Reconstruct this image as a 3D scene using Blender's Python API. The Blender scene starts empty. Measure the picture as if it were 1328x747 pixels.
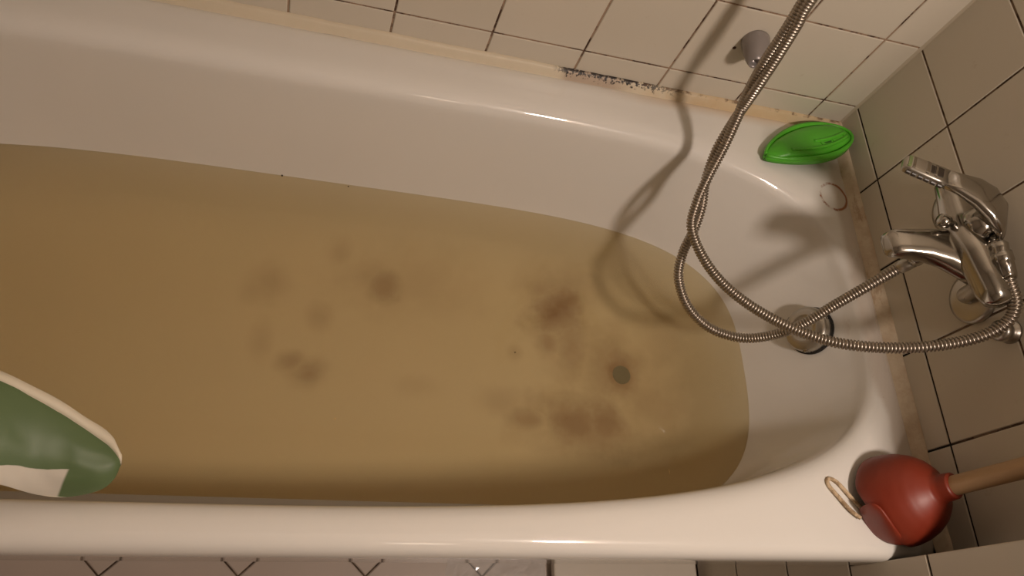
import bpy, bmesh, math, random
import numpy as np
from mathutils import Vector, Matrix, noise
C = bpy.context.scene.collection
sc = bpy.context.scene
PI = math.pi
random.seed(7)

# ------------------------------------------------------------------ camera
cam_d = bpy.data.cameras.new('camera'); cam = bpy.data.objects.new('camera', cam_d); C.objects.link(cam)
R3 = Matrix(((0.956098, -0.105205, -0.273512), (-0.024008, 0.902078, -0.430904), (0.292063, 0.418553, 0.859949)))
cam.matrix_world = Matrix.Translation((-0.91694, -0.85216, 0.84209)) @ R3.to_4x4()
cam_d.sensor_width = 36; cam_d.lens = 26.683; cam_d.clip_start = .02
sc.camera = cam
# ------------------------------------------------------------------ world, lamps, exposure
w = bpy.data.worlds.new('world'); sc.world = w; w.use_nodes = True
w.node_tree.nodes['Background'].inputs[0].default_value = (.02, .017, .012, 1)
def point_lamp(name, loc, power, col, rad):
    l = bpy.data.lights.new(name, 'POINT'); l.energy = power; l.color = col; l.shadow_soft_size = rad
    o = bpy.data.objects.new(name, l); o.location = loc; C.objects.link(o); return o
point_lamp('mirror_lamp_light', (-.145, -1.04, 1.08), 40, (1, .84, .73), .07)
point_lamp('fill_light', (-.35, -2.1, 1.62), 4, (1, .80, .64), .14)  # weak fill light added out of view, no fixture behind it
sc.view_settings.view_transform = 'Standard'; sc.view_settings.look = 'None'
sc.view_settings.gamma = 1; sc.view_settings.use_curve_mapping = False
sc.view_settings.exposure = 0.0

# ------------------------------------------------------------------ object helpers
def obj(name, me, mat, parent=None, smooth=False):
    if isinstance(me, bmesh.types.BMesh):
        m = bpy.data.meshes.new(name); me.to_mesh(m); me.free(); me = m
    if mat is not None and len(me.materials) == 0: me.materials.append(mat)
    if smooth:
        for p in me.polygons: p.use_smooth = True
    o = bpy.data.objects.new(name, me); C.objects.link(o)
    if parent is not None: o.parent = parent
    return o
def pym(vs, fs, name='m'):
    m = bpy.data.meshes.new(name); m.from_pydata([tuple(v) for v in vs], [], fs); m.update(); return m
def thing(name, label, cat, loc=(0, 0, 0), group=None):
    o = bpy.data.objects.new(name, None); C.objects.link(o); o.location = loc
    o.empty_display_size = .02
    o['label'] = label; o['category'] = cat
    if group: o['group'] = group
    return o
def tag(o, label, cat, group=None):
    o['label'] = label; o['category'] = cat
    if group: o['group'] = group
    return o
def attach(o, root):          # meshes are written in room coordinates: keep them there under a moved root
    o.parent = root; o.location = [-c for c in root.location]; return o
def struct(o): o['kind'] = 'structure'; return o
def box_bm(x0, x1, y0, y1, z0, z1, bev=0):
    bm = bmesh.new()
    bmesh.ops.create_cube(bm, size=1, matrix=Matrix.Translation(((x0+x1)/2, (y0+y1)/2, (z0+z1)/2)) @ Matrix.Diagonal((x1-x0, y1-y0, z1-z0, 1)))
    if bev: bmesh.ops.bevel(bm, geom=bm.edges[:], offset=bev, segments=2, profile=.5, affect='EDGES')
    return bm
def frame(d):
    d = Vector(d).normalized(); u = d.orthogonal().normalized(); return u, d.cross(u), d
def lathe(p0, p1, prof, n=32, caps=True):
    """prof: (t along p0-p1 in metres, radius)"""
    p0 = Vector(p0); u, v, d = frame(Vector(p1)-p0); vs = []; fs = []
    for t, r in prof:
        for k in range(n):
            a = 2*PI*k/n; vs.append(p0 + d*t + (u*math.cos(a)+v*math.sin(a))*r)
    for i in range(len(prof)-1):
        for k in range(n):
            a, b = i*n+k, i*n+(k+1) % n; fs.append((a, b, b+n, a+n))
    if caps: fs.append(tuple(range(n))[::-1]); fs.append(tuple(range((len(prof)-1)*n, len(prof)*n)))
    return pym(vs, fs)
def catmull(P, step):
    P = [np.array(p, float) for p in P]; P = [2*P[0]-P[1]] + P + [2*P[-1]-P[-2]]; out = []
    for i in range(1, len(P)-2):
        a, b, c, d = P[i-1:i+3]
        for t in np.linspace(0, 1, 24, endpoint=False):
            out.append(.5*((2*b)+(-a+c)*t+(2*a-5*b+4*c-d)*t*t+(-a+3*b-3*c+d)*t**3))
    out.append(P[-2]); out = np.array(out)
    s = np.r_[0, np.cumsum(np.linalg.norm(np.diff(out, axis=0), axis=1))]
    n = max(2, int(s[-1]/step)); q = np.linspace(0, s[-1], n+1)
    return np.array([np.interp(q, s, out[:, k]) for k in range(3)]).T
def sweep(path, radii, n=12, flat=None, cap=True):
    """tube round a path, radius per point, parallel-transported frame; flat=(a,b) scales the section"""
    path = np.array(path); m = len(path); T = np.gradient(path, axis=0); T /= np.linalg.norm(T, axis=1)[:, None]
    u = np.cross(T[0], [0, 0, 1.]); u = u if np.linalg.norm(u) > 1e-3 else np.cross(T[0], [0, 1., 0]); u /= np.linalg.norm(u)
    vs = []; fs = []; fa, fb = flat or (1, 1)
    for i in range(m):
        u = u - T[i]*u.dot(T[i]); u /= np.linalg.norm(u); v = np.cross(T[i], u)
        for k in range(n):
            a = 2*PI*k/n; vs.append(path[i] + (u*math.cos(a)*fa+v*math.sin(a)*fb)*radii[i])
    for i in range(m-1):
        for k in range(n):
            a, b = i*n+k, i*n+(k+1) % n; fs.append((a, b, b+n, a+n))
    if cap: fs.append(tuple(range(n))[::-1]); fs.append(tuple(range((m-1)*n, m*n)))
    return pym(vs, fs)
def ribbed(ctrl, r, pitch=.0047):
    prof = [(0, .76), (.10, .78), (.24, .99), (.5, 1.04), (.80, 1.0), (.93, .80)]
    base = catmull(ctrl, .001); s = np.r_[0, np.cumsum(np.linalg.norm(np.diff(base, axis=0), axis=1))]
    L = s[-1]; q = []; rr = []
    for k in range(int(L/pitch)):
        for t, f in prof: q.append((k+t)*pitch); rr.append(r*f)
    P = np.array([np.interp(q, s, base[:, k]) for k in range(3)]).T
    # smooth the tangent frame by sampling the smooth path
    return sweep(P, rr, 14)

# ------------------------------------------------------------------ material helpers
class N:
    def __init__(s, name):
        s.m = bpy.data.materials.new(name); s.m.use_nodes = True; s.t = s.m.node_tree; s.t.nodes.clear()
        s.out = s.add('ShaderNodeOutputMaterial'); s.p = s.add('ShaderNodeBsdfPrincipled'); s.ln(s.p.outputs[0], s.out.inputs[0])
    def add(s, ty, **kw):
        n = s.t.nodes.new(ty)
        for k, v in kw.items(): setattr(n, k, v)
        return n
    def ln(s, a, b): s.t.links.new(a, b)
    def set(s, sock, v):
        if isinstance(v, bpy.types.NodeSocket): s.ln(v, sock)
        elif isinstance(v, (tuple, list)) and len(v) == 3 and sock.type == 'RGBA': sock.default_value = (*v, 1)
        else: sock.default_value = v
    def P(s, **kw):
        for k, v in kw.items(): s.set(s.p.inputs[k.replace('_', ' ')], v)
        return s
    def math(s, op, a, b=0, c=0, clamp=False):
        n = s.add('ShaderNodeMath', operation=op); n.use_clamp = clamp
        for i, v in enumerate((a, b, c)): s.set(n.inputs[i], v)
        return n.outputs[0]
    def mix(s, f, a, b, mode='MIX'):
        n = s.add('ShaderNodeMix', data_type='RGBA', blend_type=mode); s.set(n.inputs[0], f); s.set(n.inputs[6], a); s.set(n.inputs[7], b); return n.outputs[2]
    def step(s, v, a, b):
        n = s.add('ShaderNodeMapRange', interpolation_type='SMOOTHSTEP'); s.set(n.inputs[0], v); n.inputs[1].default_value = a; n.inputs[2].default_value = b; return n.outputs[0]
    def pos(s):
        if not hasattr(s, '_g'): s._g = s.add('ShaderNodeNewGeometry')
        return s._g.outputs['Position']
    def xyz(s):
        n = s.add('ShaderNodeSeparateXYZ'); s.ln(s.pos(), n.inputs[0]); return n.outputs
    def noise(s, scale, detail=4, rough=.5, vec=None, stretch=None):
        n = s.add('ShaderNodeTexNoise'); v = vec or s.pos()
        if stretch:
            mp = s.add('ShaderNodeMapping'); s.ln(v, mp.inputs[0]); mp.inputs[3].default_value = stretch; v = mp.outputs[0]
        s.ln(v, n.inputs['Vector']); n.inputs['Scale'].default_value = scale; n.inputs['Detail'].default_value = detail; n.inputs['Roughness'].default_value = rough
        return n.outputs[0]
    def bump(s, h, strength=.2, dist=.002):
        n = s.add('ShaderNodeBump'); n.inputs['Strength'].default_value = strength; n.inputs['Distance'].default_value = dist
        s.ln(h, n.inputs['Height']); s.ln(n.outputs[0], s.p.inputs['Normal']); return s
    def blob(s, x, y, r, soft=1.0, plane='xy', wob=.0, scale=(1, 1), nz=None):
        o = s.xyz(); i, j = {'xy': (0, 1), 'yz': (1, 2), 'xz': (0, 2)}[plane]
        dx = s.math('MULTIPLY', s.math('SUBTRACT', o[i], x), 1/(r*scale[0])); dy = s.math('MULTIPLY', s.math('SUBTRACT', o[j], y), 1/(r*scale[1]))
        d = s.math('SQRT', s.math('ADD', s.math('MULTIPLY', dx, dx), s.math('MULTIPLY', dy, dy)))
        if nz is not None and wob: d = s.math('ADD', d, s.math('MULTIPLY', s.math('SUBTRACT', nz, .5), wob))
        return s.step(d, 1.0, 1.0-soft)
def simple(name, col, rough=.4, metal=0, **kw):
    return N(name).P(Base_Color=col, Roughness=rough, Metallic=metal, **kw).m

WHITE = (.66, .64, .60)
# glazed wall tile
n = N('wall_tile'); inf = n.add('ShaderNodeObjectInfo')
c = n.mix(n.noise(3.0, 3), (.60, .545, .45), (.66, .60, .505)); c = n.mix(n.math('MULTIPLY', inf.outputs['Random'], .35), c, (.55, .50, .41))
c = n.mix(n.math('MULTIPLY', n.step(n.noise(38, 5, .7), .62, .74), .25), c, (.40, .30, .19))
n.P(Base_Color=c, Roughness=.30, Specular_IOR_Level=.3).bump(n.noise(26, 2), .10, .002); M_tile = n.m
# wall grout with mould
def grout(name, lo, hi, thr):
    n = N(name); nz = n.noise(34, 5, .72); nz2 = n.noise(9, 3)
    f = n.step(n.math('ADD', nz, n.math('MULTIPLY', n.math('SUBTRACT', nz2, .5), .5)), thr-.07, thr+.07)
    n.P(Base_Color=n.mix(f, lo, hi), Roughness=.9); return n.m
M_grout = grout('mouldy_grout', (.36, .25, .17), (.07, .035, .02), .53)
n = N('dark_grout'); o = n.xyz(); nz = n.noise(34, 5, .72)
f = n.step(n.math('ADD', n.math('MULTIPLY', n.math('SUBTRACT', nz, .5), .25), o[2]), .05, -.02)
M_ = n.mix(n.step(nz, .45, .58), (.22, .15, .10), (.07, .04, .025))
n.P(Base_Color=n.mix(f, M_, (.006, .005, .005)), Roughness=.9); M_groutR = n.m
# enamel of the tub with rust ring, reflection painted brown near the right wall, stains on the bottom
n = N('tub_enamel'); nz = n.noise(45, 4, .6); o = n.xyz()
col = n.mix(n.noise(5, 3), (.74, .715, .665), (.78, .755, .705))
# rust ring
dx = n.math('SUBTRACT', o[0], -.0465); dy = n.math('SUBTRACT', o[1], -.160)
dd = n.math('SQRT', n.math('ADD', n.math('MULTIPLY', dx, dx), n.math('MULTIPLY', dy, dy)))
ring = n.math('ABSOLUTE', n.math('SUBTRACT', n.math('ADD', dd, n.math('MULTIPLY', n.math('SUBTRACT', n.noise(60, 3), .5), .004)), .0265))
rf = n.math('MULTIPLY', n.step(ring, .0036, .0008), n.step(n.math('ADD', n.noise(48, 4, .7), n.math('MULTIPLY', dx, 6)), .34, .52))
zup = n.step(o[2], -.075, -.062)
# right ledge: glossy reflection painted in as a brown tint, with stain streaks
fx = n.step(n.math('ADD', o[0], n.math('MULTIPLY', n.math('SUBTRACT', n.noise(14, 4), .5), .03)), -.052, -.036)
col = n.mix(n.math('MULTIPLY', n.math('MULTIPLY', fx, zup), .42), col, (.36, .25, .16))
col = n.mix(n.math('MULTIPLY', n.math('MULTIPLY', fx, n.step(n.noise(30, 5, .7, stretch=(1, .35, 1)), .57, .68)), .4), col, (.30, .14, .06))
col = n.mix(n.math('MULTIPLY', n.math('MULTIPLY', rf, zup), .95), col, (.30, .10, .03))
# orange film at the back ledge, right part
fy = n.math('MULTIPLY', n.step(n.math('ADD', o[1], n.math('MULTIPLY', n.math('SUBTRACT', n.noise(12, 4), .5), .02)), -.040, -.012), n.step(o[0], -.50, -.32))
col = n.mix(n.math('MULTIPLY', fy, .45), col, (.58, .36, .16))
# sediment on the tub bottom
deep = n.step(o[2], -.36, -.41); nb = n.noise(13, 5, .6)
sed = None
for (x, y, r, sx, sy, k) in [(-0.42, -0.255, 0.09815, 1, 0.9, 0.75), (-0.435, -0.317, 0.0611, 0.8, 1.1, 0.45), (-0.45, -0.212, 0.06539, 1, 0.7, 0.35), (-0.397, -0.468, 0.10465, 1.2, 0.8, 0.6), (-0.33, -0.464, 0.07852, 1, 1, 0.6), (-0.476, -0.472, 0.06539, 1.2, 0.6, 0.45), (-0.236, -0.42, 0.13078, 1, 1.2, 0.3), (-0.204, -0.288, 0.09815, 1, 1, 0.2), (-0.755, -0.231, 0.06981, 1, 0.8, 0.45), (-0.785, -0.218, 0.09815, 1, 0.6, 0.25), (-0.96, -0.252, 0.05668, 1, 1, 0.2), (-0.869, -0.305, 0.03926, 1, 1, 0.2), (-0.879, -0.415, 0.047970000000000006, 1, 1, 0.42), (-0.909, -0.393, 0.03926, 1, 0.8, 0.35), (-0.844, -0.185, 0.03926, 1, 1, 0.18), (-0.505, -0.342, 0.02613, 1, 1, 0.2), (-0.287, -0.37, 0.06539, 1, 1, 1), (-0.287, -0.37, 0.10023, 1, 1, 0.5), (-0.391, -0.321, 0.08723000000000002, 0.8, 1.4, 0.4), (-0.37, -0.488, 0.13078, 1.5, 0.6, 0.45), (-0.418, -0.216, 0.13078, 1, 0.7, 0.3), (-0.712, -0.225, 0.13078, 1.6, 0.8, 0.15), (-0.962, -0.358, 0.043550000000000005, 0.7, 1.3, 0.15), (-0.313, -0.362, 0.10894000000000001, 1, 1.3, 0.35), (-0.534, -0.44, 0.06539, 1, 0.7, 0.2), (-0.985, -0.265, 0.03926, 1, 1, 0.15), (-0.691, -0.422, 0.054470000000000005, 1.2, 0.6, 0.1)]:
    b = n.math('MULTIPLY', n.blob(x, y, r, 1.0, wob=1.1, scale=(sx, sy), nz=nb), min(.95, k*1.35))
    sed = b if sed is None else n.math('MAXIMUM', sed, b)
col = n.mix(n.math('MULTIPLY', sed, deep), col, (.22, .085, .022))
wet = n.step(o[2], -.286, -.280)
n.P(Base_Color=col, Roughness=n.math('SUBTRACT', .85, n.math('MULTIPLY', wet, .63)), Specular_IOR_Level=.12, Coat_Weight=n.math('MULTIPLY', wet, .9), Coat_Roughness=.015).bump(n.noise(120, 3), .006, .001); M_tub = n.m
# sealant
def sealant(name, black, orange_on):
    n = N(name); o = n.xyz(); nz = n.noise(40, 5, .7); nz2 = n.noise(150, 4, .7)
    c = n.mix(n.noise(20, 3), (.66, .58, .44), (.62, .53, .39))
    if orange_on == 'back':
        f = n.step(n.math('ADD', o[0], n.math('MULTIPLY', n.math('SUBTRACT', nz, .5), .25)), -.42, -.25)
        c = n.mix(f, c, n.mix(n.noise(25, 4), (.56, .40, .22), (.64, .52, .35)))
        f2 = n.math('MULTIPLY', n.step(o[0], -.545, -.525), n.step(o[0], -.40, -.46))
        c = n.mix(f2, c, (.46, .36, .27))
        thr = n.math('ADD', n.math('MULTIPLY', o[2], 18), nz2)      # mould clings to the upper edge
        spots = n.math('MULTIPLY', n.step(thr, -.36, -.28), n.math('MULTIPLY', n.step(o[0], -.56, -.53), n.step(o[0], -.30, -.40)))
        c = n.mix(spots, c, (.018, .012, .010))
        line = n.math('MULTIPLY', n.step(o[2], -.0455, -.0435), n.math('MULTIPLY', n.step(nz, .47, .6), n.step(o[0], -.42, -.38)))
        c = n.mix(n.math('MULTIPLY', line, .8), c, (.12, .06, .03))
    else:
        c = n.mix(n.step(nz, .35, .65), (.64, .54, .40), (.54, .42, .29))
        fr = n.math('MULTIPLY', n.step(n.noise(28, 5, .75, stretch=(1, .3, 1)), .56, .64), .5); c = n.mix(fr, c, (.30, .16, .08))
    n.P(Base_Color=c, Roughness=.5).bump(nz2, .3, .001); return n.m
M_sealB = sealant('stained_sealant', True, 'back'); M_sealR = sealant('brown_sealant', False, 'right')
# chrome, hose
n = N('worn_chrome'); n.P(Base_Color=(.45, .425, .385), Metallic=1.0, Roughness=n.math('ADD', n.math('MULTIPLY', n.noise(60, 4), .18), .06)); M_chrome = n.m
n = N('dull_chrome'); n.P(Base_Color=(.50, .47, .42), Metallic=1.0, Roughness=n.math('ADD', n.math('MULTIPLY', n.noise(50, 4), .2), .22)); M_dull = n.m
n = N('hose_metal'); n.P(Base_Color=n.mix(n.noise(70, 4), (.36, .31, .26), (.46, .41, .35)), Metallic=1.0, Roughness=.36); M_hose = n.m
M_black = simple('black_rubber', (.015, .013, .012), .6)


# ------------------------------------------------------------------ room shell
ZF, ZC = -.59, 1.85
XL, YF = -2.35, -2.45
PX_, PY_ = -.09, -.7535              # face and start of the thicker wall beside the tub
n = N('plaster'); n.P(Base_Color=n.mix(n.noise(6, 4), (.32, .28, .22), (.36, .31, .25)), Roughness=.8).bump(n.noise(90, 4), .2, .001); M_plaster = n.m
n = N('ceiling_paint'); n.P(Base_Color=(.42, .38, .32), Roughness=.9).bump(n.noise(80, 3), .15, .001); M_ceil = n.m
wall_back = struct(obj('wall_back', box_bm(XL-.1, .25, .0016, .12, ZF-.1, ZC), M_grout))
bm = box_bm(.0016, .25, PY_-.01, .0016, ZF-.1, ZC)
b2 = box_bm(PX_+.0016, .25, YF-.1, PY_-.0016, ZF-.1, ZC); tmp = bpy.data.meshes.new('t'); b2.to_mesh(tmp); b2.free(); bm.from_mesh(tmp)
b2 = box_bm(PX_+.0016, .25, -.76, -.60, ZF-.1, -.142); tmp = bpy.data.meshes.new('t'); b2.to_mesh(tmp); b2.free(); bm.from_mesh(tmp)
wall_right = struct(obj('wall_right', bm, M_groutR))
struct(obj('wall_left', box_bm(XL-.12, XL, YF-.1, .0, ZF-.1, ZC), M_plaster))
struct(obj('wall_front', box_bm(XL-.1, PX_, YF-.12, YF, ZF-.1, ZC), M_plaster))
struct(obj('ceiling', box_bm(XL-.1, .25, YF-.1, .1, ZC, ZC+.1), M_ceil))
G = .00165; T = .15; B = .0011
def tile_mesh(w, h, d=.0016):
    """tile in its local plane: u to +X, v to +Y, face towards +Z"""
    vs = []
    for k, z in ((0, 0), (0, d-.0008), (B, d)):
        vs += [(k, k, z), (w-k, k, z), (w-k, h-k, z), (k, h-k, z)]
    fs = [(8, 9, 10, 11)]
    for a in (0, 4):
        for i in range(4): j = (i+1) % 4; fs.append((a+i, a+j, a+4+j, a+4+i))
    return pym(vs, fs, 'tile')
cache = {}
def lay(parent, org, U, V, us, vs, mat):
    U = Vector(U); V = Vector(V); Nn = U.cross(V)
    for a, b in zip(us, us[1:]):
        for c_, d_ in zip(vs, vs[1:]):
            w_, h_ = round(abs(b-a)-2*G, 4), round(d_-c_-2*G, 4)
            if w_ < .004 or h_ < .004: continue
            if (w_, h_, mat.name) not in cache:
                m = tile_mesh(w_, h_); m.materials.append(mat); cache[(w_, h_, mat.name)] = m
            o = bpy.data.objects.new('tile', cache[(w_, h_, mat.name)]); C.objects.link(o); o.parent = parent
            jit = Matrix.Rotation(random.uniform(-.0016, .0016), 4, 'X') @ Matrix.Rotation(random.uniform(-.0016, .0016), 4, 'Y')
            base = Matrix((( U.x, V.x, Nn.x, 0), (U.y, V.y, Nn.y, 0), (U.z, V.z, Nn.z, 0), (0, 0, 0, 1)))
            p = Vector(org)+U*(a+G)+V*(c_+G)-Nn*.0016
            o.matrix_local = Matrix.Translation(p) @ base @ jit
zs = [-.054, 0] + [T*k for k in range(1, 13)]
# back wall faces -Y: U = +X, V = +Z -> normal X x Z = -Y
lay(wall_back, (0, 0, 0), (1, 0, 0), (0, 0, 1), [-2.019-.15-.0+.0] + [-.0691-T*k for k in range(13, -1, -1)] + [0], zs, M_tile)
# right wall faces -X: U = -Y, V = +Z -> normal (-Y)x(Z) = -X
lay(wall_right, (0, 0, 0), (0, -1, 0), (0, 0, 1), [0]+[.1525+T*k for k in range(4)]+[-PY_-.001], zs, M_tile)
lay(wall_right, (PX_, 0, 0), (0, -1, 0), (0, 0, 1), [-PY_-2*G]+[.1525+T*k for k in range(5, 11)]+[1.75], [-.15, 0, .15, .30, .45, .60, .75], M_tile)
lay(wall_right, (PX_, 0, 0), (0, -1, 0), (0, 0, 1), [.604]+[.67+T*k for k in range(0, 8)], [-.588, -.45, -.30, -.15], M_tile)
# screw hole in the tile beside the shower bracket
obj('drill_hole', lathe((-0.2920,-0.0000,0.0710), ((-0.2920,-0.0000,0.0710)[0], -.1, (-0.2920,-0.0000,0.0710)[2]), [(-.001, .0028), (.0004, .0030), (.0005, .0018)], 12), simple('hole_dark', (.06, .025, .015), .9), wall_back)

# floor: diagonal tiles
n = N('floor_tile'); c = n.mix(n.noise(8, 4), (.40, .33, .28), (.46, .385, .33)); n.P(Base_Color=c, Roughness=.35).bump(n.noise(60, 3), .08, .001); M_ftile = n.m
floor = struct(obj('floor', box_bm(XL-.1, .2, YF-.1, .1, ZF-.1, ZF-.002), grout('floor_grout', (.05, .03, .02), (.11, .075, .05), .5)))
def clip(poly, ax, val, keep_less):
    out = []
    for i in range(len(poly)):
        p, q = poly[i], poly[(i+1) % len(poly)]
        ip = (p[ax] <= val) == keep_less; iq = (q[ax] <= val) == keep_less
        if ip: out.append(p)
        if ip != iq:
            t = (val-p[ax])/(q[ax]-p[ax]); out.append((p[0]+(q[0]-p[0])*t, p[1]+(q[1]-p[1])*t))
    return out
h = T/math.sqrt(2)-.0020
full = None
for i in range(-12, 13):
    for j in range(-20, 8):
        if (i+j) % 2: continue
        cx, cy = -1.170+i*T/math.sqrt(2), -.729+(j)*T/math.sqrt(2)+T/math.sqrt(2)
        if cy > -.62 or cx < XL-.1 or cx > PX_+.1 or cy < -2.1: continue
        poly = [(cx-h, cy), (cx, cy-h), (cx+h, cy), (cx, cy+h)]
        q = clip(clip(poly, 0, PX_-.002, True), 0, XL+.002, False)
        q = clip(q, 1, -.60, True) if q else q
        if len(q) < 3: continue
        cut = q != poly
        if not cut and full is not None: me = full
        else:
            P2 = [(x-cx, y-cy) for x, y in q]; k = len(P2); mx = sum(p[0] for p in P2)/k; my = sum(p[1] for p in P2)/k
            vs = [(x, y, 0) for x, y in P2]+[(x, y, .0045) for x, y in P2]+[(mx+(x-mx)*.975, my+(y-my)*.975, .006) for x, y in P2]
            fs = [tuple(range(2*k, 3*k))]+[(a*k+e, a*k+(e+1) % k, (a+1)*k+(e+1) % k, (a+1)*k+e) for a in (0, 1) for e in range(k)]
            me = pym(vs, fs, 'floor_tile'); me.materials.append(M_ftile)
            if not cut: full = me
        o = bpy.data.objects.new('tile', me); C.objects.link(o); o.parent = floor; o.location = (cx, cy, ZF-.006+random.uniform(-.0003, .0003))

# ------------------------------------------------------------------ bathtub
tub = thing('bathtub', 'white enamel bathtub half full of murky yellow-brown water', 'bathtub', (-.9, -.377, ZF))
CX, CY = -.9, -.395
def outline(xr, xl, hwb, hwf, Af, imf, Ab=.75, im=.235, e=3.0, cy=-.40, K=900):
    """closed plan curve: back half (towards the wall) and a slower, wider front half"""
    th = np.linspace(0, PI/2, K); X = []; Y = []
    def quarter(x0, ext, hw, i_): return x0+ext*np.cos(th)**(2*i_), np.sin(th)**(2/e)*hw
    bx, by = quarter(xr-Ab, Ab, hwb, im); lx, ly = quarter(xl+Ab, -Ab, hwb, im)
    fx, fy = quarter(xr-Af, Af, hwf, imf); Al = min(.75, (xr-xl)-Af-.01); gx, gy = quarter(xl+Al, -Al, hwf, im)
    return np.r_[bx, lx[::-1], gx, fx[::-1]], np.r_[by, ly[::-1], -gy, -fy[::-1]]+cy
def rect(x0, x1, y0, y1, r, K=40):
    X = []; Y = []
    for (cx, cy, a0) in ((x1-r, y1-r, 0), (x0+r, y1-r, 90), (x0+r, y0+r, 180), (x1-r, y0+r, 270)):
        for k in range(K+1): a = math.radians(a0+90*k/K); X.append(cx+r*math.cos(a)); Y.append(cy+r*math.sin(a))
    X = np.array(X); Y = np.array(Y); Xo = []; Yo = []
    for i in range(len(X)):
        j = (i+1) % len(X); L = max(1, int(math.hypot(X[j]-X[i], Y[j]-Y[i])/.004))
        for t in range(L): Xo.append(X[i]+(X[j]-X[i])*t/L); Yo.append(Y[i]+(Y[j]-Y[i])*t/L)
    return np.array(Xo), np.array(Yo)
TX0, TX1, TY0, TY1 = -1.82, -.002, -.7525, -.002
xs_, ys_ = rect(TX0+.03, TX1-.03, TY0+.03, TY1-.03, .10); NA = 320
s_ = np.r_[0, np.cumsum(np.hypot(np.diff(np.r_[xs_, xs_[0]]), np.diff(np.r_[ys_, ys_[0]])))]
q_ = np.linspace(0, s_[-1], NA, endpoint=False)
ANG = np.sort(np.arctan2(np.interp(q_, s_, np.r_[ys_, ys_[0]])-CY, np.interp(q_, s_, np.r_[xs_, xs_[0]])-CX))
def polar(XY):
    X, Y = XY; Xc, Yc = np.r_[X, X[0]], np.r_[Y, Y[0]]; tt = np.linspace(0, 1, 12, endpoint=False)
    X = (Xc[:-1, None]*(1-tt)+Xc[1:, None]*tt).ravel(); Y = (Yc[:-1, None]*(1-tt)+Yc[1:, None]*tt).ravel(); a = np.arctan2(Y-CY, X-CX); r = np.hypot(X-CX, Y-CY); k = np.argsort(a); a = a[k]; r = r[k]
    a = np.r_[a-2*PI, a, a+2*PI]; r = np.r_[r, r, r]; return np.interp(ANG, a, r)
def O(e): return polar(outline(-.045+e, -1.74-e, .300+e, .297+e, 1.2, .27))
W_hw, W_xr = .252, -.143
def wallR(z):                     # inner wall outline at height z (below -.085)
    return polar(wallO(z))
def wallO(z, t=0):
    k = (-.085-z)/.195; k1 = min(k, 1)
    return outline(-.045-.078*k-t, -1.74+.10*k+t*2, .300-.028*k-t, .297-.017*k-t, 1.2-.6*k1, .27-.035*k1, Ab=.75-t*.5)
def outR(i, r=.02): return polar(rect(TX0+i, TX1-i, TY0+i, TY1-i, r))
LV = [(outR(.006), -.135), (outR(.0), -.130), (outR(.0), -.080), (outR(.0012), -.070), (outR(.005), -.062), (outR(.011), -.0570), (outR(.018), -.0550)]
a_, b_ = outR(.018), O(.034)
b_ = np.minimum(b_, a_-.002)
for t in (.33, .66, 1): LV.append((a_*(1-t)+b_*t, -.0550+.0006*t))
for e, z in ((.026, -.0556), (.019, -.0575), (.013, -.0605), (.008, -.0645), (.0042, -.0695), (.0015, -.0760), (0, -.085)):
    LV.append((np.minimum(O(e), LV[-1][0]-.0006), z))
for z in (-.10, -.12, -.15, -.18, -.21, -.25, -.29, -.33, -.37): LV.append((wallR(z), z))
BOT = [(.006, -.385), (.016, -.402), (.030, -.4175), (.048, -.430), (.072, -.439), (.10, -.4440), (.13, -.4460)]
for t, z in BOT: LV.append((polar(wallO(-.37, t)), z))
r0 = LV[-1][0]
for f in (.75, .5, .25, .1): LV.append((r0*f, -.4465))
vs = []; fs = []
for r, z in LV:
    for a, rr in zip(ANG, r): vs.append((CX+rr*math.cos(a), CY+rr*math.sin(a), z))
for i in range(len(LV)-1):
    for k in range(NA):
        a, b = i*NA+k, i*NA+(k+1) % NA; fs.append((a, b, b+NA, a+NA))
vs.append((CX, CY, -.4465)); c_ = len(vs)-1; L0 = (len(LV)-1)*NA
for k in range(NA): fs.append((L0+k, L0+(k+1) % NA, c_))
# outer skin below the rim so the basin is a real shell
n0 = len(vs); sk = [(outR(.006), -.135), (outR(.016, .03), -.134), (outR(.018, .03), -.06), (wallR(-.10)+.012, -.10), (wallR(-.25)+.012, -.25), (wallR(-.37)+.012, -.38), (polar(wallO(-.37, .04)), -.450), (r0*.2, -.458)]
for r, z in sk:
    for a, rr in zip(ANG, r): vs.append((CX+rr*math.cos(a), CY+rr*math.sin(a), z))
for i in range(len(sk)-1):
    for k in range(NA):
        a, b = n0+i*NA+k, n0+i*NA+(k+1) % NA; fs.append((a+NA, b+NA, b, a))
fs.append(tuple(n0+(len(sk)-1)*NA+k for k in range(NA))[::-1])
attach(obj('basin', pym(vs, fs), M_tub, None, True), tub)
# recessed apron below the rim
attach(obj('apron', box_bm(TX0+.01, PX_-.001, -.668, -.658, ZF+.001, -.26), simple('apron_paint', (.5, .47, .42), .4)), tub)
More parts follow.
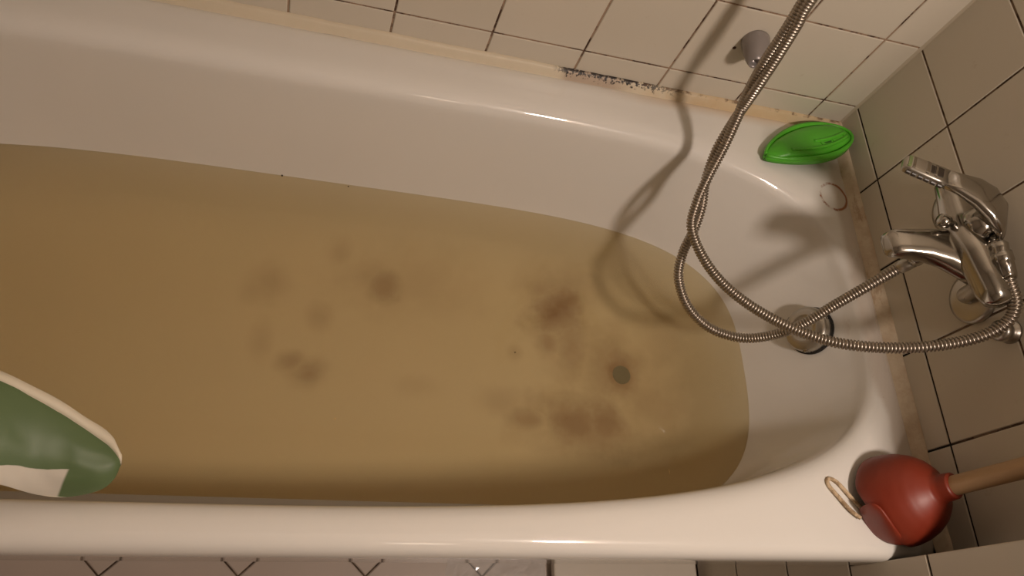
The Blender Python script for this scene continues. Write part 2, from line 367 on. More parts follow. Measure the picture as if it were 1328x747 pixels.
# overflow knob on the end wall
od = Vector((-1, 0.0, .40)).normalized(); ov = Vector((-0.0980,-0.3750,-0.1370))-od*.0265
ovk = attach(obj('overflow_knob', lathe(ov-od*.004, ov+od*.1, [(-.004, .036), (.008, .0385), (.018, .0385), (.023, .0360), (.0255, .030), (.0265, .023), (.0262, .0215), (.0250, .0205), (.0255, .012), (.0265, .001)], 48), M_dull, None, True), tub)
g_ = obj('gasket', lathe(ov-od*.008, ov+od*.1, [(-.002, .040), (.0075, .0412), (.009, .037)], 40), M_black, ovk)
for sgn in (0, 120, 240):            # three finger lugs round the knob
    bm = bmesh.new(); u, v, d = frame(od); a = math.radians(sgn+35); c0 = ov+od*.010+(u*math.cos(a)+v*math.sin(a))*.0345
    m = Matrix.Translation(c0) @ Matrix((( (u*math.cos(a)+v*math.sin(a)).x, (-u*math.sin(a)+v*math.cos(a)).x, d.x, 0), ((u*math.cos(a)+v*math.sin(a)).y, (-u*math.sin(a)+v*math.cos(a)).y, d.y, 0), ((u*math.cos(a)+v*math.sin(a)).z, (-u*math.sin(a)+v*math.cos(a)).z, d.z, 0), (0, 0, 0, 1)))
    g = bmesh.ops.create_cube(bm, size=1, matrix=m @ Matrix.Diagonal((.010, .016, .017, 1)))
    bmesh.ops.bevel(bm, geom=bm.edges[:], offset=.003, segments=3, affect='EDGES')
    obj('grip_lug', bm, M_chrome, ovk, True)
# drain on the bottom
dr = (-0.2870,-0.3700,-0.4450)
attach(obj('drain', lathe(dr, (dr[0], dr[1], 0), [(-.002, .019), (.0004, .0185), (.0006, .018), (.0006, .001)], 36), simple('tarnished_drain', (.07, .065, .045), .9), None, True), tub)

# water: a closed body of cloudy water up to the waterline
n = N('murky_water'); nt = n.t
fr = n.add('ShaderNodeFresnel'); fr.inputs[0].default_value = 1.33
gl = n.add('ShaderNodeBsdfGlossy'); gl.inputs['Roughness'].default_value = .03; gl.inputs[0].default_value = (1, 1, 1, 1)
tr = n.add('ShaderNodeBsdfTransparent'); mx = n.add('ShaderNodeMixShader')
n.ln(fr.outputs[0], mx.inputs[0]); n.ln(tr.outputs[0], mx.inputs[1]); n.ln(gl.outputs[0], mx.inputs[2]); n.ln(mx.outputs[0], n.out.inputs[0])
bp = n.add('ShaderNodeBump'); bp.inputs['Strength'].default_value = .02; n.ln(n.noise(14, 2), bp.inputs['Height']); n.ln(bp.outputs[0], gl.inputs['Normal'])
df = n.add('ShaderNodeBsdfDiffuse'); df.inputs[0].default_value = (.42, .30, .115, 1)       # suspended dirt
cl_ = n.mix(n.noise(5, 4), (.46, .385, .205), (.52, .435, .24)); n.ln(cl_, df.inputs[0])
tr.inputs[0].default_value = (1, .96, .84, 1)
mm = n.add('ShaderNodeMixShader'); mm.inputs[0].default_value = .24; n.ln(tr.outputs[0], mm.inputs[1]); n.ln(df.outputs[0], mm.inputs[2]); n.ln(mm.outputs[0], mx.inputs[1])
van = n.add('ShaderNodeVolumeAbsorption'); van.inputs['Color'].default_value = (.80, .62, .20, 1); van.inputs['Density'].default_value = 2.3; n.ln(van.outputs[0], n.out.inputs['Volume'])
n.t.nodes.remove(n.p); M_water = n.m
ZW = -.28
wl = [(wallR(ZW)+.0012, ZW), (wallR(-.29)+.0012, -.29), (wallR(-.33)+.0012, -.33), (wallR(-.37)+.0012, -.37), *[(polar(wallO(-.37, t))+.0008, z-.0012) for t, z in BOT]]
vs = []; fs = []
for r, z in wl:
    for a, rr in zip(ANG, r): vs.append((CX+rr*math.cos(a), CY+rr*math.sin(a), z))
for i in range(len(wl)-1):
    for k in range(NA): a, b = i*NA+k, i*NA+(k+1) % NA; fs.append((a+NA, b+NA, b, a))
fs.append(tuple(range(NA))); fs.append(tuple((len(wl)-1)*NA+k for k in range(NA))[::-1])
bm = bmesh.new(); tm = pym(vs, fs); bm.from_mesh(tm); bmesh.ops.recalc_face_normals(bm, faces=bm.faces[:])
wat = obj('bath_water', bm, M_water)
tag(wat, 'cloudy yellow-brown bath water standing in the white tub', 'water')

# floating specks
def speck(p, r, label, mat, st=(1, 1, 1)):
    bm = bmesh.new(); bmesh.ops.create_icosphere(bm, subdivisions=1, radius=r)
    for v in bm.verts: v.co = Vector((v.co.x*st[0], v.co.y*st[1], v.co.z*st[2])) * random.uniform(.8, 1.15)
    o = obj('crumb', bm, mat); o.location = p; tag(o, label, 'crumb')
M_dk = simple('dark_grit', (.03, .025, .015), .8); M_pale = simple('pale_fleck', (.75, .62, .35), .6)
speck((-0.9570,-0.1290,-0.2790), .0016, 'tiny dark speck on the back waterline, left of the other speck', M_dk)
speck((-0.8480,-0.1320,-0.2790), .0013, 'tiny dark speck on the back waterline, right of the other speck', M_dk)
speck((-0.2980,-0.5930,-0.2790), .0011, 'pale hair-thin sliver floating near the front right of the water', M_pale, (.6, 4.5, .5))
speck((-0.8400,-0.5370,-0.2790), .0013, 'tiny pale crumb floating alone near the front middle of the water', M_pale)
speck((-0.5580,-0.4080,-0.2790), .0013, 'tiny dark crumb floating in the middle of the water', M_dk)

# sealant strips between tub and walls
def strip(name, pts, mat):
    vs = []; fs = []
    for s in pts: vs += s
    k = len(pts[0])
    for i in range(len(pts)-1):
        for j in range(k-1): fs.append((i*k+j, i*k+j+1, (i+1)*k+j+1, (i+1)*k+j))
    return struct(obj(name, pym(vs, fs), mat, None, True))
pts = []
for x in np.linspace(-1.82, -.0004, 260):
    wv = .0013*noise.noise((x*14, 0, 0))+.0008*noise.noise((x*50, 3, 0))
    d_ = .0125+wv*1.0; t_ = -.0420+wv
    pts.append([(x, .0005, t_), (x, -.0022, t_), (x, -.006, t_-.004), (x, -d_+.003, -.0532), (x, -d_, -.0578)])
strip('trim_1', pts, M_sealB)
pts = []
for y in np.linspace(-.0004, -.752, 120):
    wv = .0013*noise.noise((y*14, 9, 0))+.0008*noise.noise((y*50, 3, 7))
    d_ = .0170+wv*1.0; t_ = -.0420+wv
    pts.append([(.0005, y, t_), (-.0022, y, t_), (-.006, y, t_-.004), (-d_+.003, y, -.0532), (-d_, y, -.0562)])
strip('trim_2', pts, M_sealR)

vs = []; fs = []; zz = np.linspace(-.050, 1.84, 90)
for z in zz:
    k = .0040+.0006*noise.noise((z*30, 1, 1)); vs += [(.0004, -k, z), (-k*.35, -k*.35, z), (-k, .0004, z)]
for i in range(len(zz)-1):
    for j in range(2): fs.append((i*3+j, i*3+j+1, i*3+j+4, i*3+j+3))
n = N('corner_grout'); n.P(Base_Color=n.mix(n.step(n.noise(50, 5, .7), .6, .72), (.50, .43, .33), (.16, .10, .06)), Roughness=.7)
struct(obj('trim_3', pym(vs, fs), n.m, None, True))

# ------------------------------------------------------------------ shower hose (one hose: outlet nut -> loop -> hook -> loop -> spout nut)
A_ = [(-0.0374,-0.4087,0.1928), (-0.0328,-0.4386,0.1886), (-0.0250,-0.4648,0.1803), (-0.0276,-0.4841,0.1582), (-0.0526,-0.4940,0.1220), (-0.1026,-0.4910,0.0727), (-0.1627,-0.4746,0.0269), (-0.2076,-0.4462,-0.0080), (-0.2489,-0.4037,-0.0406), (-0.2864,-0.3543,-0.0626), (-0.3124,-0.3058,-0.0699), (-0.3297,-0.2581,-0.0630), (-0.3282,-0.2248,-0.0401), (-0.3177,-0.1909,-0.0140), (-0.3056,-0.1583,0.0179), (-0.3042,-0.1345,0.0593), (-0.3099,-0.1190,0.1060), (-0.3169,-0.1118,0.1596), (-0.3193,-0.1061,0.2082), (-0.3219,-0.0952,0.2652)]
B_ = [(-0.0860,-0.3685,0.0986), (-0.0963,-0.3732,0.0756), (-0.1180,-0.3846,0.0339), (-0.1382,-0.3951,-0.0127), (-0.1605,-0.4078,-0.0610), (-0.1831,-0.4089,-0.1095), (-0.2156,-0.4019,-0.1454), (-0.2600,-0.3822,-0.1612), (-0.2976,-0.3494,-0.1568), (-0.3194,-0.3090,-0.1377), (-0.3214,-0.2764,-0.1103), (-0.3159,-0.2515,-0.0787), (-0.3115,-0.2221,-0.0544), (-0.3139,-0.1901,-0.0298), (-0.3078,-0.1524,0.0026), (-0.3004,-0.1282,0.0462), (-0.3087,-0.1271,0.1197), (-0.3105,-0.1178,0.1761), (-0.3154,-0.1109,0.2304), (-0.3194,-0.1031,0.2737)]
top = [(-.318, -.088, .45), (-.309, -.078, .60), (-.3125, -.052, .655), (-.318, -.030, .60), (-.322, -.045, .45)]
hose_pts = A_ + [tuple(p) for p in top[::-1]] + B_[::-1]
hose = thing('shower_hose', 'ribbed metal shower hose looped from the tap over the tub', 'shower hose', A_[0])
attach(obj('ribbed_tube', ribbed(hose_pts, .0078), M_hose, None, True), hose)
a0, a1 = Vector(A_[0]), Vector(A_[1]); dd_ = (a1-a0).normalized()
attach(obj('nut', lathe(a0-dd_*.012, a1, [(0, .0095), (.001, .0130), (.014, .0134), (.015, .0120), (.032, .0112), (.038, .0092), (.037, .007)], 20), M_chrome, None, True), hose)
b0, b1 = Vector(B_[0]), Vector(B_[1]); db = (b1-b0).normalized()
attach(obj('nut', lathe(b0-db*.006, b1, [(0, .0085), (.001, .0098), (.014, .0098), (.024, .0088), (.025, .007)], 20), M_dull, None, True), hose)
# wall hook that carries the hose, above the picture
hk = thing('hose_hook', 'chrome wall hook holding the hose above the bracket', 'hook', (-.3125, 0, .64))
attach(obj('back_plate', lathe((-.3125, -.0002, .64), (-.3125, -1, .64), [(0, .02), (.004, .02), (.006, .017)], 24), M_chrome, None, True), hk)
attach(obj('arm', sweep(catmull([(-.3125, -.004, .635), (-.3125, -.04, .630), (-.3125, -.066, .634), (-.3125, -.078, .655)], .004), [.006]*200, 12), M_chrome, None, True), hk)

# ------------------------------------------------------------------ conical wall bracket
bc = Vector((-0.2690,0.0000,0.0950)); bc.y = 0
br = thing('wall_bracket', 'grey conical shower bracket on the back wall behind the hose', 'bracket', bc)
bd = Vector((-.16, -1, -.05)).normalized()
n = N('bracket_plastic'); n.P(Base_Color=(.30, .27, .26), Roughness=.30, Metallic=.35); M_br = n.m
attach(obj('cone', lathe(bc+Vector((0, -.0003, 0)), bc+bd, [(0, .0215), (.003, .0222), (.012, .0215), (.028, .0180), (.040, .0145), (.047, .0115), (.0485, .009), (.044, .0075), (.036, .007)], 40), M_br, None, True), br)
pf = bc+bd*.036+Vector((.0105, 0, .004))
attach(obj('pivot_screw', lathe(pf, pf+Vector((.6, -.5, .25)), [(0, .0085), (.006, .0088), (.0085, .0072), (.009, .004), (.007, .0035), (.007, .0005)], 24), M_chrome, None, True), br)

# ------------------------------------------------------------------ mixer tap
tap = thing('mixer_tap', 'worn chrome bath mixer tap with lever on the right wall', 'tap', (0, -.36, .115))
def rsec(c, u, v, w_, h_, e=3.2, n_=28):
    out = []
    for k in range(n_):
        a = 2*PI*k/n_; ca, sa = math.cos(a), math.sin(a)
        out.append(c+u*(w_*math.copysign(abs(ca)**(2/e), ca))+v*(h_*math.copysign(abs(sa)**(2/e), sa)))
    return out
def loft(secs):
    k = len(secs[0]); vs = [p for s in secs for p in s]; fs = []
    for i in range(len(secs)-1):
        for j in range(k): a, b = i*k+j, i*k+(j+1) % k; fs.append((a, b, b+k, a+k))
    fs.append(tuple(range(k))[::-1]); fs.append(tuple(range((len(secs)-1)*k, len(secs)*k)))
    return pym(vs, fs)
def tapart(name, me, mat=M_chrome, par=None): 
    o = obj(name, me, mat, None, True); return attach(o, tap) if par is None else (setattr(o, 'parent', par) or o)
for cy, cz in ((-.284, .122), (-.420, .108)):
    tapart('wall_flange', lathe((-.0002, cy, cz), (-1, cy, cz), [(0, .0365), (.004, .0375), (.008, .0365), (.010, .031), (.011, .020), (.0115, .016)], 48), M_dull)
    tapart('union', sweep(catmull([(-.008, cy, cz), (-.022, cy, cz+.004), (-.034, cy-.004, cz+.030), (-.046, cy-.006, .158)], .003), [.0105]*60, 20), M_dull)
Y_, Z_, X_ = Vector((0, 1, 0)), Vector((0, 0, 1)), Vector((1, 0, 0))
# body: a bar along the wall, thicker in the middle, with a rounded front end
secs = []
for y, cx, cz, a, b in ((-.262, -.047, .158, .004, .004), (-.264, -.047, .158, .012, .012), (-.272, -.047, .158, .0165, .0165), (-.30, -.047, .158, .019, .019), (-.33, -.048, .158, .0225, .0225), (-.36, -.050, .163, .0250, .0245), (-.39, -.047, .167, .0240, .0235), (-.42, -.043, .168, .0225, .022), (-.445, -.041, .170, .0215, .0215), (-.459, -.040, .171, .017, .017), (-.464, -.040, .171, .007, .007)):
    secs.append(rsec(Vector((cx, y, cz)), X_, Z_, a, b, 2.4))
tapart('body', loft(secs))
# spout sweeping out of the body
secs = []
for (x, y, z), wd, th in (((-.036, -.385, .150), .040, .019), ((-.055, -.378, .148), .034, .0185), ((-.078, -.370, .143), .0265, .0170), ((-.102, -.364, .136), .0215, .0155), ((-.125, -.361, .128), .0198, .0145), ((-.139, -.360, .124), .0190, .0135), ((-.144, -.360, .1225), .0165, .0110), ((-.1455, -.360, .122), .010, .006)):
    secs.append(rsec(Vector((x, y, z)), Y_, (Z_+X_*.15).normalized(), wd, th, 3.6, 36))
sp = tapart('spout', loft(secs))
nz0 = Vector((-0.0891,-0.3737,0.1032)); 
obj('nozzle', lathe((-.104, -.372, .127), tuple(Vector((-0.0822,-0.3705,0.1012))), [(0, .0125), (.010, .0125), (.020, .0118), (.024, .010)], 24), M_chrome, sp, True)
# cartridge housing and lever
pc = Vector((-.043, -.350, .176))
tapart('cartridge_cap', lathe(pc, pc+Vector((-.05, .05, 1)), [(0, .0245), (.010, .0245), (.014, .0235), (.020, .0215), (.026, .0165), (.029, .009)], 36))
secs = []
LP = [((-.026, -.364, .196), .021, .010), ((-.033, -.352, .206), .0275, .0120), ((-.050, -.336, .212), .0275, .0115), ((-.068, -.321, .212), .0235, .0095), ((-.088, -.309, .208), .0175, .0075), ((-.106, -.2995, .203), .0150, .0068)]
ldir = Vector((-.88, .45, -.15)).normalized(); lu = Vector((.45, .88, 0)).normalized(); lv = ldir.cross(lu).normalized()
if lv.z < 0: lv = -lv
for p_, wd, th in LP: secs.append(rsec(Vector(p_), lu, lv, wd, th, 3.0, 32))
lever = tapart('lever', loft(secs))
# thick lever end with a row of bars over dark windows
e0 = Vector(LP[-1][0]); L_ = .056
end = obj('lever_end', loft([rsec(e0-ldir*.004, lu, lv, .0152, .0070, 3.4, 32), rsec(e0+ldir*.012-lv*.001, lu, lv, .0150, .0075, 4, 32), rsec(e0+ldir*.046-lv*.003, lu, lv, .0138, .0078, 4, 32), rsec(e0+ldir*.053-lv*.004, lu, lv, .0125, .0070, 3.4, 32), rsec(e0+ldir*L_-lv*.004, lu, lv, .009, .004, 3, 32)]), M_dull, lever, True)
def bar(name, t_, w_, hh, dl, mat):
    c0 = e0+ldir*t_-lv*(.004*t_/L_)+lv*.0068
    return obj(name, loft([rsec(c0-ldir*dl, lu, lv, w_, hh, 4, 20), rsec(c0+ldir*dl, lu, lv, w_, hh, 4, 20)]), mat, lever, False)
M_void = simple('lever_recess', (.03, .022, .015), .4)
bar('window', .010, .0085, .0016, .0042, M_void)
bar('window', .020, .0075, .0014, .0025, M_void)
bar('cross_bar', .0155, .0105, .0026, .0016, M_chrome)
bar('cross_bar', .0265, .0110, .0026, .0022, M_chrome)
bar('cross_bar', .045, .0105, .0022, .0018, M_chrome)
bar('green_insert', .0505, .0100, .0018, .0022, simple('green_insert', (.16, .20, .08), .35))
for t_ in (.004, .013, .022, .031, .040, .048):      # dark pieces in the grip notches on the room side
    c0 = e0+ldir*t_-lu*.0145-lv*.003; obj('grip_notch', loft([rsec(c0-ldir*.0028, lu, lv, .0022, .0028, 2, 10), rsec(c0+ldir*.0028, lu, lv, .0022, .0028, 2, 10)]), M_void, lever)

# diverter pull
dk = Vector((-.066, -.345, .166)); dq = Vector((-.098, -.338, .166))
tapart('diverter_knob', lathe(dk, dq, [(0, .0045), (.012, .0045), (.013, .0085), (.019, .0092), (.026, .0085), (.027, .003)], 20))
# hose outlet elbow
ao = Vector(A_[0])
tapart('outlet_elbow', sweep(catmull([(-.040, -.385, .165), (-.040, -.388, .195), tuple(ao-dd_*.012), tuple(ao-dd_*.004)], .003), [.0105]*60, 16))
# supply stop below
uq = Vector((0.0000,-0.4860,0.1440))
st = tapart('stop_valve', lathe((-.0002, uq.y, uq.z), (-1, uq.y, uq.z), [(0, .016), (.004, .0165), (.006, .012), (.012, .0115), (.014, .0145), (.022, .0140), (.024, .006)], 24), M_dull)

# ------------------------------------------------------------------ green leaf-shaped soap dish

n = N('green_plastic'); n.P(Base_Color=n.mix(n.noise(30, 3), (.085, .44, .025), (.10, .50, .03)), Roughness=.36, Subsurface_Weight=.15, Subsurface_Radius=(.004, .008, .002), Subsurface_Scale=.3); M_green = n.m
dish = thing('soap_dish', 'bright green plastic leaf-shaped soap dish in the tub corner', 'soap dish', (-.10, -.07, -.054))
def dish_frame():
    tip = Vector((-0.1800,-0.1120,-0.0480)); far = Vector((-0.0080,-0.0450,-0.0300)); ax = (far-tip); return tip, ax
tip, ax = dish_frame(); Ld = ax.length; ax.normalize()
side = Vector((0, 0, 1)).cross(ax).normalized(); upv = ax.cross(side)
tilt = Matrix.Rotation(-.30, 3, ax); side = tilt @ side; upv = tilt @ upv       # leans towards the room
def leaf_w(t): return .046*(max(0, math.sin(PI*min(1, t)**1.25))**.55)+.0004
def dish_pt(t, s, hgt): return tip+ax*(t*Ld)+side*(s*leaf_w(t)*(1.0 if s > 0 else .86))+upv*hgt
def prof(s, t):
    a = abs(s); k = min(1, 5*t)*min(1, 7*(1-t))
    dome = .015*(1-(a/.78)**2)**.36 if a < .78 else 0
    rim = .007*min(1, max(0, (a-.82)/.08))
    return (dome+rim)*k+.006
vs = []; fs = []; NT, NS = 60, 44
for i in range(NT+1):
    for j in range(NS+1): t = i/NT; s = -1+2*j/NS; vs.append(dish_pt(t, s, prof(s, t)))
for i in range(NT):
    for j in range(NS): a = i*(NS+1)+j; fs.append((a, a+1, a+NS+2, a+NS+1))
nb_ = len(vs)
for i in range(NT+1):
    for s in (-1, 1): vs.append(dish_pt(i/NT, s*1.0, 0.0))
for i in range(NT):
    a = nb_+2*i; fs.append((i*(NS+1), (i+1)*(NS+1), a+2, a)); fs.append((a+1, a+3, (i+1)*(NS+1)+NS, i*(NS+1)+NS))
sh = attach(obj('shell', pym(vs, fs), M_green, None, True), dish)
md = sh.modifiers.new('s', 'SOLIDIFY'); md.thickness = .0016; md.offset = -1
attach(obj('rim', sweep(np.array([dish_pt(t, 1, .011) for t in np.linspace(.0, 1, 50)]+[dish_pt(t, -1, .011) for t in np.linspace(1, 0, 50)[1:]]), [.0028]*99, 10), M_green, None, True), dish)
# raised ladder rib with slots towards the room
rb = obj('drain_rib', sweep(np.array([dish_pt(t, -.50-.10*math.sin(PI*(t-.3)/.6), prof(-.45, t)+.001) for t in np.linspace(.22, .88, 30)]), [.0030]*30, 10), M_green, None, True); attach(rb, dish)
rb = obj('drain_rib', sweep(np.array([dish_pt(t, -.20-.08*math.sin(PI*(t-.5)/.4), prof(-.2, t)+.001) for t in np.linspace(.50, .90, 24)]), [.0030]*24, 10), M_green, None, True); attach(rb, dish)
bm = bmesh.new()
for t in (.56, .70, .84):
    p0, p1 = dish_pt(t, -.50, prof(-.5, t)+.0012), dish_pt(t, -.22, prof(-.22, t)+.0016)
    d_ = p1-p0
    bmesh.ops.create_cube(bm, size=1, matrix=Matrix.Translation((p0+p1)/2) @ d_.to_track_quat('X', 'Z').to_matrix().to_4x4() @ Matrix.Diagonal((d_.length, .005, .003, 1)))
attach(obj('rung', bm, M_green), dish)
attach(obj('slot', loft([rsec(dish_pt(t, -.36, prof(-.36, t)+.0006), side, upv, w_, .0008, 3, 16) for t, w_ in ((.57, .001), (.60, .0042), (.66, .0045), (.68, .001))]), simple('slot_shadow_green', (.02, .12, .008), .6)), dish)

# ------------------------------------------------------------------ plunger
n = N('red_rubber'); n.P(Base_Color=n.mix(n.noise(18, 4), (.24, .032, .012), (.19, .022, .009)), Roughness=.45).bump(n.noise(90, 3), .12, .001); M_red = n.m
n = N('pale_wood'); gr = n.noise(9, 5, .6, stretch=(6, 6, .6)); n.P(Base_Color=n.mix(gr, (.50, .33, .18), (.36, .22, .11)), Roughness=.45).bump(gr, .1, .001); M_wood = n.m
pb = Vector((-.084, -.676, -.053)); pu = Vector((-.02, .0, 1)).normalized()
pu = (Vector((-0.0652,-0.6713,0.0524))-pb); pu = Vector((pu.x, pu.y, pu.z)).normalized()
plg = thing('plunger', 'red rubber plunger with wooden handle standing on the tub corner', 'plunger', pb)

prf = [(.000, .0605), (.002, .0635), (.006, .0640), (.016, .0630), (.028, .0600), (.040, .0540), (.050, .0460), (.057, .0370), (.062, .0285), (.0655, .0215), (.070, .0185), (.078, .0175), (.081, .0172), (.0825, .0150)]
prf = [(a*1.28, b*1.0) for a, b in prf]
u, v, d = frame(pu); vs = []; fs = []; n_ = 72; fine = []
for i in range(len(prf)-1):
    for k in range(3): t = k/3; fine.append((prf[i][0]*(1-t)+prf[i+1][0]*t, prf[i][1]*(1-t)+prf[i+1][1]*t))
fine.append(prf[-1])
foldd = Vector((-.55, -.62, 0)).normalized()
def deform(p, hh):
    q = p-pb; a = q.normalized().dot(foldd) if q.length > .01 else 0
    if hh < .045 and a > .35:              # the side that hangs over the basin is pushed in and folded
        k = (a-.35)/.65; k = k*k*(3-2*k); p = p-foldd*(.007*k*(1-hh/.045))+Vector((0, 0, .012*k*(1-hh/.045)))
    return p
for hh, rr in fine:
    for k in range(n_):
        a = 2*PI*k/n_; p = pb+d*hh+(u*math.cos(a)+v*math.sin(a))*rr
        if hh < .03: p.z = max(p.z, -.0535+hh*.2)
        vs.append(deform(p, hh))
for i in range(len(fine)-1):
    for k in range(n_): a, b = i*n_+k, i*n_+(k+1) % n_; fs.append((a, b, b+n_, a+n_))
fs.append(tuple(range((len(fine)-1)*n_, len(fine)*n_)))
cup = attach(obj('rubber_cup', pym(vs, fs), M_red, None, True), plg)
md = cup.modifiers.new('s', 'SOLIDIFY'); md.thickness = .004; md.offset = -1
# folded flap of the lip
fl = [];
FL = [(-0.1461,-0.6866,-0.0333), (-0.1479,-0.6845,-0.0154), (-0.1417,-0.6898,-0.0068), (-0.1315,-0.7037,-0.0059), (-0.1124,-0.7220,-0.0136), (-0.0826,-0.7333,-0.0307)]
FO = [(-0.1386,-0.6869,-0.0486), (-0.1347,-0.6947,-0.0512), (-0.1260,-0.7084,-0.0553), (-0.1142,-0.7227,-0.0541), (-0.0959,-0.7332,-0.0489), (-0.0758,-0.7352,-0.0388)]
fi = catmull(FL, .003); k_ = 30; ti = np.linspace(0, len(fi)-1, k_); fi = np.array([np.interp(ti, range(len(fi)), fi[:, c]) for c in range(3)]).T
fo = catmull(FO, .003); ti = np.linspace(0, len(fo)-1, k_); fo = np.array([np.interp(ti, range(len(fo)), fo[:, c]) for c in range(3)]).T
vs = []; fs = []; mrow = 12
vd = np.array((-.5, -.15, .85)); vd /= np.linalg.norm(vd)
for i in range(k_):
    e_ = math.sin(PI*min(1, (i+.5)/k_*1.0))**.5
    for j in range(mrow+1): t = j/mrow; vs.append(fi[i]*(1-t)+fo[i]*t+vd*(.009*math.sin(PI*(t**.7))*e_))
for i in range(k_-1):
    for j in range(mrow): a = i*(mrow+1)+j; fs.append((a, a+1, a+mrow+2, a+mrow+1))
flap = attach(obj('folded_lip', pym(vs, fs), M_red, None, True), plg)
md = flap.modifiers.new('s', 'SOLIDIFY'); md.thickness = .003; md.offset = -1
hb = pb+pu*.098
attach(obj('handle', lathe(hb, hb+pu, [(0, .0120), (.004, .0128), (.2, .0125), (.40, .0122), (.425, .0115), (.435, .007)], 28), M_wood, None, True), plg)

# cord loop poking out under the plunger
cl = [(-0.1290,-0.6900,-0.0490), (-0.1460,-0.6710,-0.0510), (-0.1610,-0.6530,-0.0520), (-0.1720,-0.6460,-0.0530), (-0.1780,-0.6480,-0.0530), (-0.1780,-0.6560,-0.0520), (-0.1660,-0.6720,-0.0510), (-0.1520,-0.6890,-0.0500), (-0.1390,-0.6990,-0.0490)]
n = N('frayed_cord'); n.P(Base_Color=n.mix(n.step(n.noise(90, 5, .8), .42, .60), (.62, .47, .30), (.30, .20, .11)), Roughness=.85).bump(n.noise(260, 3), .8, .0015); M_cord = n.m
cp = catmull(cl, .0012)
o = obj('cord_loop', sweep(cp, [.0029*(1+.18*noise.noise((i*.9, 0, 0))) for i in range(len(cp))], 10), M_cord, None, True)
tag(o, 'thin frayed beige cord loop sticking out from under the plunger', 'cord')

# ------------------------------------------------------------------ green and white pouch over the front rim
n = N('green_film'); uvn = n.add('ShaderNodeUVMap'); sx = n.add('ShaderNodeSeparateXYZ'); n.ln(uvn.outputs[0], sx.inputs[0])
wob = n.math('MULTIPLY', n.math('SUBTRACT', n.noise(22, 3), .5), .10)
f_ = n.math('MULTIPLY', n.step(n.math('ADD', sx.outputs[1], n.math('ADD', wob, n.math('MULTIPLY', n.math('SUBTRACT', .46, sx.outputs[0]), .9))), .85, .86), n.step(n.math('ADD', sx.outputs[0], n.math('MULTIPLY', sx.outputs[1], -.10)), .125, .135))
n.P(Base_Color=n.mix(f_, n.mix(n.noise(15, 4), (.085, .135, .055), (.115, .17, .07)), (.62, .58, .50)), Roughness=.5).bump(n.noise(35, 4), .12, .003); M_film = n.m
n = N('white_film'); n.P(Base_Color=(.66, .60, .47), Roughness=.45).bump(n.noise(60, 4), .3, .002); M_wfilm = n.m
pouch = thing('refill_pouch', 'limp green and white plastic refill pouch lying over the front rim', 'pouch', (-1.12, -.71, -.052))
TOPE = [(-1.0720,-0.6610,-0.0400), (-1.0850,-0.6470,-0.0360), (-1.1020,-0.6360,-0.0300), (-1.1270,-0.6220,-0.0180), (-1.1570,-0.6080,-0.0020), (-1.1860,-0.5960,0.0120), (-1.2200,-0.5830,0.0220), (-1.2600,-0.5720,0.0250), (-1.3110,-0.5670,0.0100), (-1.3540,-0.5800,-0.0300)]
BOTE = [(-1.0720,-0.6650,-0.0420), (-1.0770,-0.6810,-0.0460), (-1.0900,-0.6920,-0.0500), (-1.1190,-0.6990,-0.0520), (-1.1450,-0.6990,-0.0400), (-1.1690,-0.6960,-0.0100), (-1.1940,-0.6970,0.0120), (-1.2310,-0.6980,0.0120), (-1.2810,-0.7010,-0.0150), (-1.3250,-0.7020,-0.0500)]
def res_(P, k): 
    q = catmull(P, .002); t = np.linspace(0, len(q)-1, k); return np.array([np.interp(t, range(len(q)), q[:, c]) for c in range(3)]).T
te, be = res_(TOPE, 60), res_(BOTE, 60); nv = np.array((.05, -.35, .93)); nv /= np.linalg.norm(nv)
def panel(name, sgn, hmax, mat, t0=0, t1=1, lift=0, rows=20):
    vs = []; fs = []; uv = []
    for i in range(60):
        k = min(1, (i/10))**.6
        for j in range(rows+1):
            t = t0+(t1-t0)*j/rows; p = te[i]*(1-t)+be[i]*t+nv*(sgn*hmax*k*math.sin(PI*t)**.75+lift)
            p = p+nv*.0012*noise.noise((i*.25, j*.3, sgn))*k
            if p[1] < -.70: p[2] = max(p[2], -.0535)
            vs.append(p); uv.append((i/59, t))
    for i in range(59):
        for j in range(rows): a = i*(rows+1)+j; fs.append((a, a+1, a+rows+2, a+rows+1))
    me = pym(vs, fs); l = me.uv_layers.new(name='UVMap')
    for lp in me.loops: l.data[lp.index].uv = uv[lp.vertex_index]
    return attach(obj(name, me, mat, None, True), pouch)
panel('front_panel', 1, .017, M_film, 0, 1)
panel('back_panel', -1, .008, M_wfilm, 0, 1)
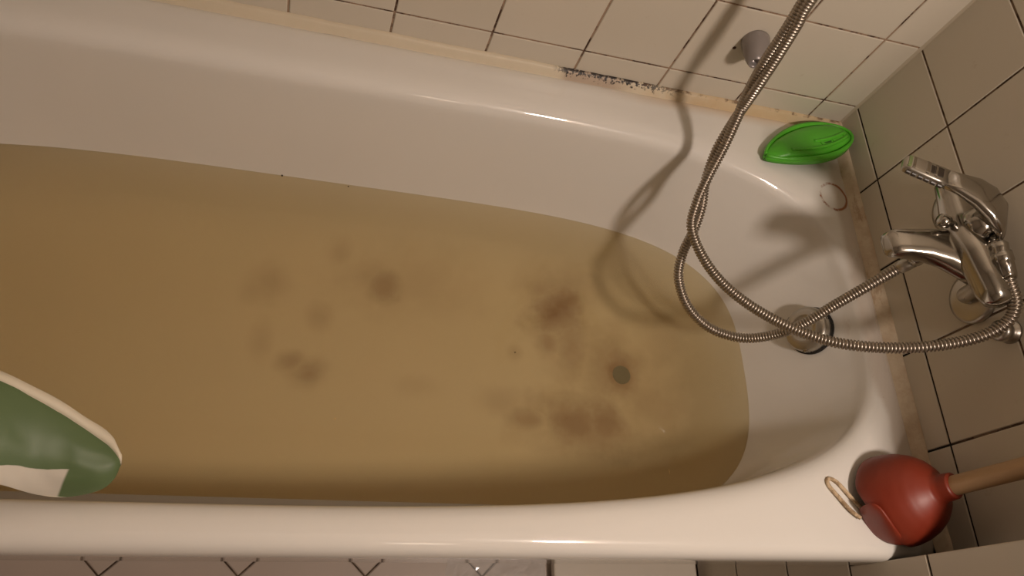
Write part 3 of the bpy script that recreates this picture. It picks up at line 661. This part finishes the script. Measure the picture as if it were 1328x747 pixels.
# pale welded seam along the upper edge
vs = []; fs = []
for i in range(60):
    out = (te[i]-be[i]); out = out/max(1e-6, np.linalg.norm(out)); w_ = .0135*(1-.62*min(1, i/30))*(min(1, (i+1)/3))
    inn = -.006
    rp = .0022*noise.noise((i*.16, 4, 0))
    for t in (0, .5, 1): vs.append(te[i]+out*(inn+(w_-inn+rp)*t)+nv*(.0018+.0015*math.sin(PI*t)))
for i in range(59):
    for j in range(2): a = i*3+j; fs.append((a, a+1, a+4, a+3))
sm = attach(obj('seam', pym(vs, fs), M_wfilm, None, True), pouch); md = sm.modifiers.new('s', 'SOLIDIFY'); md.thickness = .001

# ------------------------------------------------------------------ things on the floor in front of the tub
n = N('pale_laminate'); n.P(Base_Color=n.mix(n.noise(40, 4), (.52, .46, .38), (.56, .50, .42)), Roughness=.4); M_lam = n.m
bs = thing('bathroom_scale', 'flat pale square scale on the floor beside the right wall', 'scale', (-.255, -.86, ZF))
attach(obj('platform', box_bm(-.404, -.108, -1.000, -.704, ZF+.012, ZF+.030, .003), M_lam), bs)
for fx_ in (-.385, -.127):
    for fy_ in (-.985, -.722): attach(obj('foot', lathe((fx_, fy_, ZF), (fx_, fy_, 1), [(0, .011), (.003, .012), (.0125, .012)], 16), M_black), bs)
# crumpled clear film on the floor
n = N('clear_film'); n.P(Base_Color=(.9, .88, .85), Roughness=.12, Alpha=.28, Specular_IOR_Level=.8); M_clear = n.m
vs = []; fs = []; K = 36
for i in range(K+1):
    for j in range(K+1):
        x, y = -.60+.19*i/K, -.90+.20*j/K
        hgt = .006+abs(noise.noise((x*38, y*38, 0)))*.020+abs(noise.noise((x*90, y*90, 5)))*.008
        ed = min(i, j, K-i, K-j)/6; vs.append((x+.012*noise.noise((y*20, x*9, 2)), y+.012*noise.noise((x*20, 3, y*9)), ZF+.001+hgt*min(1, ed)))
for i in range(K):
    for j in range(K): a = i*(K+1)+j; fs.append((a, a+K+1, a+K+2, a+1))
o = obj('plastic_bag', pym(vs, fs), M_clear)
tag(o, 'crumpled clear plastic bag lying on the floor tiles by the tub', 'plastic bag')
